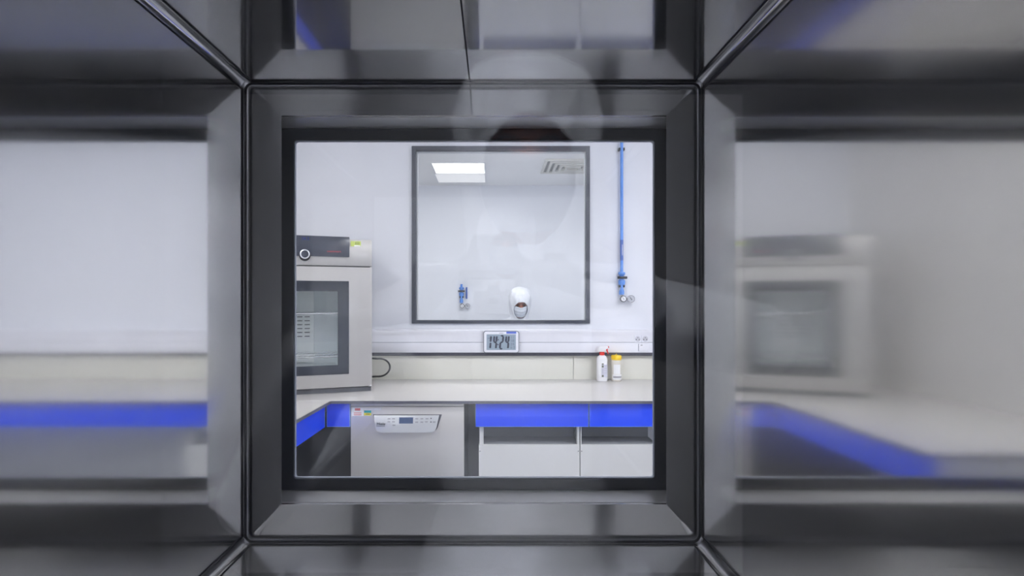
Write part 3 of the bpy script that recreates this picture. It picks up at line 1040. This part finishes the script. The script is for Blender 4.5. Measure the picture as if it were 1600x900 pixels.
curved_label('label', M['white_label'], -45, 38, hb(584), hb(569), jar, jr * 1.004)
l2 = curved_label('label', M['white_label'], -60, 75, hb(592.5), hb(584.6), jar, jr * 1.004)
curved_label('print', M['print_grey'], -50, 65, hb(590), hb(587), l2, jr * 1.02)


# ------------------------------------------------------------------ compressed gas outlets
def gas_outlet(label, x, Yw, zt, zv, s, long_pipe):
    """x: pipe axis, Yw: wall face, zt: top of pipe, zv: centre of valve handle, s: metres per photo pixel"""
    Y = Yw - .028
    t = thing('gas_outlet', label, 'gas outlet', (x, Yw, zv - 38 * s))
    MB().cyl((x, Y, zv + 9 * s), (x, Y, zt), 2.4 * s, seg=20).build('pipe', M['pipe'], t)
    b = MB()
    b.lathe([(2.0 * s, 10 * s), (3.0 * s, 9.0 * s), (5.2 * s, 8.4 * s), (5.5 * s, 6.6 * s), (5.0 * s, 4.6 * s), (3.6 * s, 3.6 * s), (3.4 * s, -1.5 * s), (3.6 * s, -3.0 * s), (5.2 * s, -4.0 * s), (5.4 * s, -6.2 * s), (4.6 * s, -11.4 * s),
             (2.4 * s, -9.6 * s), (2.3 * s, -16 * s), (3.0 * s, -18.5 * s), (3.9 * s, -20.5 * s), (3.9 * s, -26 * s), (3.4 * s, -26.6 * s)][::-1], (x, Y, zv), 24)
    b.build('valve_body', M['pipe'], t)
    MB().box(x - 7.6 * s, x + 7.4 * s, Y - 6.5 * s, Y - 3.2 * s, zv - 1.9 * s, zv + 2.0 * s, .6 * s).build('valve_handle', M['black'], t)
    zs = [zv - 13 * s] + ([PZ(233, Y)] if long_pipe else [])
    for z in zs:
        b = MB()
        for sg in (-1, 1):
            b.box(x + sg * 3.3 * s - 1.3 * s, x + sg * 3.3 * s + 1.3 * s, Y - 1.5 * s, Yw - .0005, z - 2 * s, z + 2 * s, .3 * s)
        b.box(x - 4.5 * s, x + 4.5 * s, Y + 3.0 * s, Yw - .0005, z - 2 * s, z + 2 * s, .3 * s)
        b.build('pipe_clip', M['black'], t)
    b = MB()
    b.cyl((x + .5 * s, Y, zv - 26 * s), (x + .5 * s, Y, zv - 31 * s), 2.0 * s, seg=14)
    b.cyl((x + .5 * s, Y - 2 * s, zv - 33 * s), (x + 14 * s, Y - 2 * s, zv - 33 * s), 1.3 * s, seg=12)
    b.box(x - 1.5 * s, x + 2.5 * s, Y, Yw - .0005, zv - 35 * s, zv - 31 * s)
    b.build('regulator', M['chrome'], t)
    for gx, rr, mr, md in ((1.8, 4.9, M['black'], M['dial']), (13.6, 5.9, M['chrome'], M['dial_grey'])):
        cx, cz = x + gx * s, zv - 33 * s
        g = MB().lathe([(rr * .9 * s, 3.4 * s), (rr * s, 3 * s), (rr * s, -1.2 * s), (rr * .86 * s, -1.8 * s), (rr * .8 * s, -1.0 * s)][::-1], (cx, Y - 4 * s, cz), 32, axis='y').build('pressure_gauge', mr, t)
        MB().cyl((cx, Y - 5.2 * s, cz), (cx, Y - 4.4 * s, cz), rr * .83 * s, seg=28).build('dial', md, g)
        b = MB()
        ang = R(125)
        d = Vector((math.cos(ang), 0, math.sin(ang)))
        b.cyl(Vector((cx, Y - 5.5 * s, cz)) - d * rr * .35 * s, Vector((cx, Y - 5.5 * s, cz)) + d * rr * .7 * s, .35 * s if mr is M['black'] else .75 * s, .2 * s, seg=8)
        b.build('needle', M['print_dark'], g)
    if long_pipe:
        MB().cyl((x, Y, zv + 27 * s), (x, Y, zv + 59 * s), 2.6 * s, seg=20).build('pipe_label', M['pipe_label'], t)
        b = MB()
        for i in range(9):
            b.box(x - .2 * s, x + .9 * s, Y - 2.85 * s, Y - 2.4 * s, zv + (35 + i * 1.9) * s, zv + (36.2 + i * 1.9) * s)
        b.build('label_print', M['white_label'], t)
    else:
        MB().cyl((x + 11.4 * s, Y, zv - 17 * s), (x + 11.4 * s, Y, zv + 9 * s), 1.9 * s, seg=16).build('side_tube', M['pipe_label'], t)
        MB().box(x + 9.8 * s, x + 13 * s, Y, Yw - .0005, zv - 5 * s, zv - 2 * s).build('tube_bracket', M['pipe_label'], t)
    return t


gy = 3.70
gas_outlet('tall sky blue gas pipe with valve and two gauges right of the lab window', PX(971.5, gy), YB, 2.55, PZ(434, gy), gy / F, True)
gy = 6.56
gas_outlet('small blue gas valve with two gauges on the far wall seen through the window', PX(721, gy), YR, PZ(444, gy), PZ(455, gy), gy / F * .70, False)


# ------------------------------------------------------------------ people
def head_parts(mt):
    """skin volume of a head, centre at the skull, facing -y; mt places it."""
    b = bmesh.new()
    bmesh.ops.create_uvsphere(b, u_segments=40, v_segments=32, radius=1)
    for v in b.verts:
        x, y, z = v.co
        sx, sy, sz = .074, .096, .115
        if z < 0:
            sx *= 1 - .22 * z * z
            if y < 0:
                sy *= 1 - .10 * z * z
        px, py, pz = x * sx, y * sy, z * sz
        if y < 0:
            # nose, brows, eye sockets, lips, chin
            py -= .022 * math.exp(-(px / .011) ** 2 - ((pz + .022) / .020) ** 2)
            py -= .009 * math.exp(-(px / .009) ** 2 - ((pz - .004) / .020) ** 2)
            py -= .005 * math.exp(-((abs(px) - .03) / .02) ** 2 - ((pz - .026) / .010) ** 2)
            py += .011 * math.exp(-((abs(px) - .031) / .014) ** 2 - ((pz - .004) / .012) ** 2)
            py -= .006 * math.exp(-(px / .022) ** 2 - ((pz + .060) / .012) ** 2)
            py -= .009 * math.exp(-(px / .022) ** 2 - ((pz + .098) / .015) ** 2)
        v.co = (px, py, pz)
    m = MB()
    m._merge(b)
    for s in (-1, 1):
        m.ell((s * .075, .012, -.004), (.010, .019, .030))
    m.capsule((0, .02, -.08), (0, .035, -.20), .052, .056)
    return m.xform(mt)


def hood_mesh(mt, W=.113, fold=1.0):
    rings = [(.150, .02), (.146, .055), (.130, .086), (.100, .104), (.06, W), (.01, W), (-.04, .110), (-.09, .102), (-.13, .094), (-.17, .092), (-.21, .110), (-.245, .150)]
    # resample finely
    fine = []
    for i in range(len(rings) - 1):
        for k_ in range(6):
            u = k_ / 6
            fine.append((rings[i][0] * (1 - u) + rings[i + 1][0] * u, rings[i][1] * (1 - u) + rings[i + 1][1] * u))
    fine.append(rings[-1])
    b = bmesh.new()
    N = 120
    grid = []
    for z, r in fine:
        row = []
        for i in range(N):
            a = 2 * PI * i / N
            w = 1 + fold * .030 * math.sin(11 * a + 2.2 * math.sin(z * 9) + z * 8) + fold * .022 * math.sin(5 * a + z * 30) + fold * .014 * math.sin(19 * a - z * 40)
            row.append(b.verts.new((r * w * math.sin(a), .012 - r * 1.14 * w * math.cos(a), z)))
        grid.append(row)
    oc, orx, orz = -.035, .073, .098

    def inside(f):
        c = f.calc_center_median()
        return c.y < 0 and (c.x / orx) ** 2 + ((c.z - oc) / orz) ** 2 < 1

    for a, c in zip(grid, grid[1:]):
        for i in range(N):
            j = (i + 1) % N
            b.faces.new((a[i], a[j], c[j], c[i]))
    b.faces.new(grid[0])
    dele = [f for f in b.faces if inside(f)]
    bmesh.ops.delete(b, geom=dele, context='FACES')
    bmesh.ops.recalc_face_normals(b, faces=b.faces)
    for v in b.verts:
        if v.is_boundary and v.co.y < 0 and v.co.z > -.16:
            q = math.hypot(v.co.x / orx, (v.co.z - oc) / orz)
            v.co.x /= q
            v.co.z = oc + (v.co.z - oc) / q
    for _ in range(2):
        bmesh.ops.smooth_vert(b, verts=[v for v in b.verts if not v.is_boundary], factor=.5, use_axis_x=True, use_axis_y=True, use_axis_z=True)
    # turned-in rim so the fabric has thickness
    ret = bmesh.ops.solidify(b, geom=list(b.faces), thickness=.004)
    m = MB()
    m._merge(b)
    return m.xform(mt)


def mask_mesh(mt):
    b = bmesh.new()
    n, mrows = 24, 16
    g = []
    for lay in (0, 1):
        gg = []
        for r in range(mrows + 1):
            v = r / mrows
            z = .004 - .118 * v
            row = []
            for i in range(n + 1):
                a = R(-72 + 144 * i / n)
                bul = .016 * math.cos(a) * math.sin(PI * (.15 + .75 * v)) + .002 * math.sin(v * PI * 7)
                rx = .079 * (1 - .20 * v * v) + bul - lay * .003
                ry = .104 * (1 - .13 * v * v) + bul * 1.3 - lay * .003 + (.016 * math.exp(-(a / .25) ** 2) * (1 - v) ** 2)
                row.append(b.verts.new((rx * math.sin(a), -ry * math.cos(a), z)))
            gg.append(row)
        g.append(gg)
    for lay in (0, 1):
        for r in range(mrows):
            for i in range(n):
                b.faces.new((g[lay][r][i], g[lay][r][i + 1], g[lay][r + 1][i + 1], g[lay][r + 1][i]))
    for i in range(n):
        for r in (0, mrows):
            b.faces.new((g[0][r][i], g[0][r][i + 1], g[1][r][i + 1], g[1][r][i]))
    for r in range(mrows):
        for i in (0, n):
            b.faces.new((g[0][r][i], g[0][r + 1][i], g[1][r + 1][i], g[1][r][i]))
    bmesh.ops.recalc_face_normals(b, faces=b.faces)
    m = MB()
    m._merge(b)
    return m.xform(mt)


def hand_mesh(frame, side, curl=1.0):
    """frame: wrist matrix, fingers along local +x, palm facing local -z, thumb on local side*y."""
    m = MB()
    m.ell((.045, 0, 0), (.052, .040, .015))
    m.capsule((-.02, 0, 0), (.02, 0, 0), .026, .024)
    for i, (y, L) in enumerate(((.030, .070), (.010, .080), (-.010, .074), (-.029, .058))):
        y *= side
        p = Vector((.088, y, .0))
        a = R(-15 * curl)
        segs = (L * .45, L * .32, L * .25)
        r = .0088
        for j, s in enumerate(segs):
            q = p + Vector((math.cos(a) * s, y * .06, math.sin(a) * s))
            m.capsule(p, q, r, r * .92, 12)
            p, r = q, r * .92
            a -= R(38 * curl)
    p = Vector((.022, .030 * side, -.004))
    q = p + Vector((.032, .030 * side, -.012))
    s = q + Vector((.026, .008 * side, -.016))
    m.capsule(p, q, .0115, .0105, 12)
    m.capsule(q, s, .0102, .0085, 12)
    m = fuse(m, .0035, 3)
    return m.xform(frame)


def person(label, base, H, neck, pelvis, arms, legs, hands=None, fold=1.0):
    """H: head matrix. arms: [(shoulder, elbow, wrist)], legs: [(hip, knee, ankle)]"""
    t = thing('person', label, 'person', base)
    neck, pelvis = Vector(neck), Vector(pelvis)
    chest = neck.lerp(pelvis, .33) + Vector((0, .005, 0))
    ch_up = neck + Vector((0, .01, -.06))

    def trunk(m, g):
        m.ell(ch_up.lerp(chest, .5), (.165 + g, .105 + g, .15 + g))
        m.ell(chest, (.165 + g, .115 + g, .17 + g))
        m.ell(chest.lerp(pelvis, .5), (.145 + g, .105 + g, .20 + g))
        m.ell(pelvis, (.165 + g, .115 + g, .14 + g))
        for (a, e, w) in arms:
            m.capsule(Vector(neck) + Vector((0, .01, -.05)), a, .07 + g, .062 + g)
            m.capsule(a, e, .055 + g, .043 + g)
            m.capsule(e, w, .042 + g, .028 + g * .8)
        for (h, k_, an) in legs:
            m.capsule(h, k_, .085 + g, .058 + g)
            m.capsule(k_, an, .056 + g, .038 + g)
        return m

    b = head_parts(H)
    trunk(b, 0.0)
    for (h, k_, an) in legs:
        b.capsule(Vector(an) + Vector((0, .03, -.04)), Vector(an) + Vector((0, -.13, -.05)), .032, .026)
    fuse(b, .0085, 2).build('body', M['skin'], t)
    b = trunk(MB(), .018)
    fuse(b, .012, 5).build('coverall', M['suit'], t)
    hood_mesh(H, fold=fold).build('hood', M['suit'], t, smooth=60)
    mask_mesh(H).build('face_mask', M['mask'], t, smooth=60)
    for s in (-1, 1):
        MB().ell((s * .031, -.074, .003), (.0125, .0125, .0115)).xform(H).build('eye', M['eye'], t)
        b = MB()
        b.tube([(s * .013, -.098, .022), (s * .025, -.097, .029), (s * .038, -.091, .029), (s * .050, -.080, .022)], .0038, 8)
        b.xform(H).build('eyebrow', M['hair'], t)
    for (h, k_, an) in legs:
        b = MB()
        an = Vector(an)
        b.capsule(an + Vector((0, .035, -.045)), an + Vector((0, -.12, -.052)), .046, .040)
        b.capsule(an + Vector((0, .01, .02)), an + Vector((0, .02, -.05)), .052, .05)
        b = fuse(b, .010, 3)
        for v in b.bm.verts:
            if v.co.z < .002:
                v.co.z = .002
        b.build('shoe_cover', M['suit'], t)
    for hm in hands or ():
        hm.build('glove', M['glove'], t)
    return t


# worker in the next room, head bent down
hx, hy = PX(812.5, 6.1), 6.1
Hm = Matrix.Translation((hx, hy, 1.395)) @ Matrix.Rotation(R(4), 4, 'Z') @ Matrix.Rotation(R(24), 4, 'X') @ Matrix.Diagonal((1.04, 1.04, 1.10, 1))
nk = (hx - .03, hy + .09, 1.20)
pv = (hx - .04, hy + .14, .72)
person('person in white hooded coverall and face mask looking down behind the lab window', (hx, hy + .1, 0), Hm, nk, pv,
       [((hx - .23, hy + .09, 1.13), (hx - .29, hy + .06, .88), (hx - .20, hy - .10, .72)), ((hx + .17, hy + .10, 1.11), (hx + .23, hy + .07, .88), (hx + .14, hy - .10, .72))],
       [((hx - .13, hy + .14, .68), (hx - .14, hy + .12, .38), (hx - .14, hy + .14, .085)), ((hx + .05, hy + .14, .68), (hx + .06, hy + .12, .38), (hx + .06, hy + .14, .085))],
       [hand_mesh(Matrix.Translation((hx - .20, hy - .11, .71)) @ Matrix.Rotation(R(-70), 4, 'Z') @ Matrix.Rotation(R(25), 4, 'Y'), 1, .6),
        hand_mesh(Matrix.Translation((hx + .14, hy - .11, .71)) @ Matrix.Rotation(R(-110), 4, 'Z') @ Matrix.Rotation(R(25), 4, 'Y'), -1, .6)])

# photographer behind the camera, seen as a faint reflection in the near door
qx, qy = .055, -.60
Hq = Matrix.Translation((qx, qy, 1.672)) @ Matrix.Rotation(PI, 4, 'Z') @ Matrix.Rotation(R(16), 4, 'X') @ Matrix.Diagonal((1.03, 1.03, 1.03, 1))
nq = (qx, qy - .06, 1.47)
pq = (qx, qy - .12, .95)
camz = EYE
person('person in white hooded coverall holding a camera, faintly reflected in the near glass door', (qx, qy - .1, 0), Hq, nq, pq,
       [((qx + .20, qy - .06, 1.40), (qx + .36, qy + .08, 1.36), (.170, -.20, camz - .02)), ((qx - .20, qy - .06, 1.40), (qx - .44, qy + .05, 1.10), (-.168, -.205, camz - .05))],
       [((qx - .10, qy - .12, .90), (qx - .11, qy - .10, .50), (qx - .12, qy - .12, .09)), ((qx + .10, qy - .12, .90), (qx + .11, qy - .10, .50), (qx + .12, qy - .12, .09))],
       [hand_mesh(Matrix.Translation((.154, -.19, camz - .01)) @ Matrix.Rotation(R(115), 4, 'Z') @ Matrix.Rotation(R(90), 4, 'X'), 1, .9),
        hand_mesh(Matrix.Translation((-.152, -.195, camz - .045)) @ Matrix.Rotation(R(65), 4, 'Z') @ Matrix.Rotation(R(-90), 4, 'X'), -1, .9)], fold=2.2)

cam_t = thing('camera', 'black camera held level at the near glass door by the person in white', 'camera', (0, -.08, camz - .05))
b = MB()
b.box(-.066, .066, -.125, -.075, camz - .045, camz + .032, .008, 3)
b.prism([(-.024, camz + .03), (.024, camz + .03), (.016, camz + .052), (-.016, camz + .052)], -.12, -.078, .003)
b.build('body', M['black'], cam_t)
b = MB()
b.lathe([(.031, -.078), (.034, -.07), (.034, -.03), (.036, -.025), (.036, -.012), (.030, -.011), (.026, -.02)], (0, 0, camz), 40, axis='y')
b.build('lens', M['black'], cam_t)
MB().box(.045, .068, -.135, -.06, camz - .044, camz + .028, .009, 3).build('grip', M['soft_black'], cam_t)
MB().cyl((.05, -.095, camz + .03), (.05, -.095, camz + .038), .009, seg=20).build('dial', M['soft_black'], cam_t)

# ------------------------------------------------------------------ camera, world, view
cd = bpy.data.cameras.new('view_camera')
cam = bpy.data.objects.new('view_camera', cd)
C.objects.link(cam)
cam.location = (0, 0, EYE)
cam.rotation_euler = (PI / 2, 0, 0)
cd.sensor_fit = 'HORIZONTAL'
cd.sensor_width = 36
cd.lens = 36 * F / 1600
cd.shift_x = (800 - VX) / 1600
cd.shift_y = (VY - 450) / 1600
cd.clip_start = .004
sc = bpy.context.scene
sc.camera = cam

w = bpy.data.worlds.new('world')
w.use_nodes = True
w.node_tree.nodes['Background'].inputs[0].default_value = (0.05, 0.05, 0.055, 1)
w.node_tree.nodes['Background'].inputs[1].default_value = 0.2
sc.world = w
sc.view_settings.view_transform = 'Standard'
sc.view_settings.look = 'None'
sc.view_settings.exposure = 0.0
sc.view_settings.gamma = 1.0
sc.view_settings.use_curve_mapping = False
try:
    sc.cycles.max_bounces = 14
    sc.cycles.glossy_bounces = 8
    sc.cycles.transparent_max_bounces = 16
    sc.cycles.diffuse_bounces = 8
    sc.cycles.use_denoising = True
    sc.cycles.sample_clamp_indirect = 6.0
except Exception:
    pass
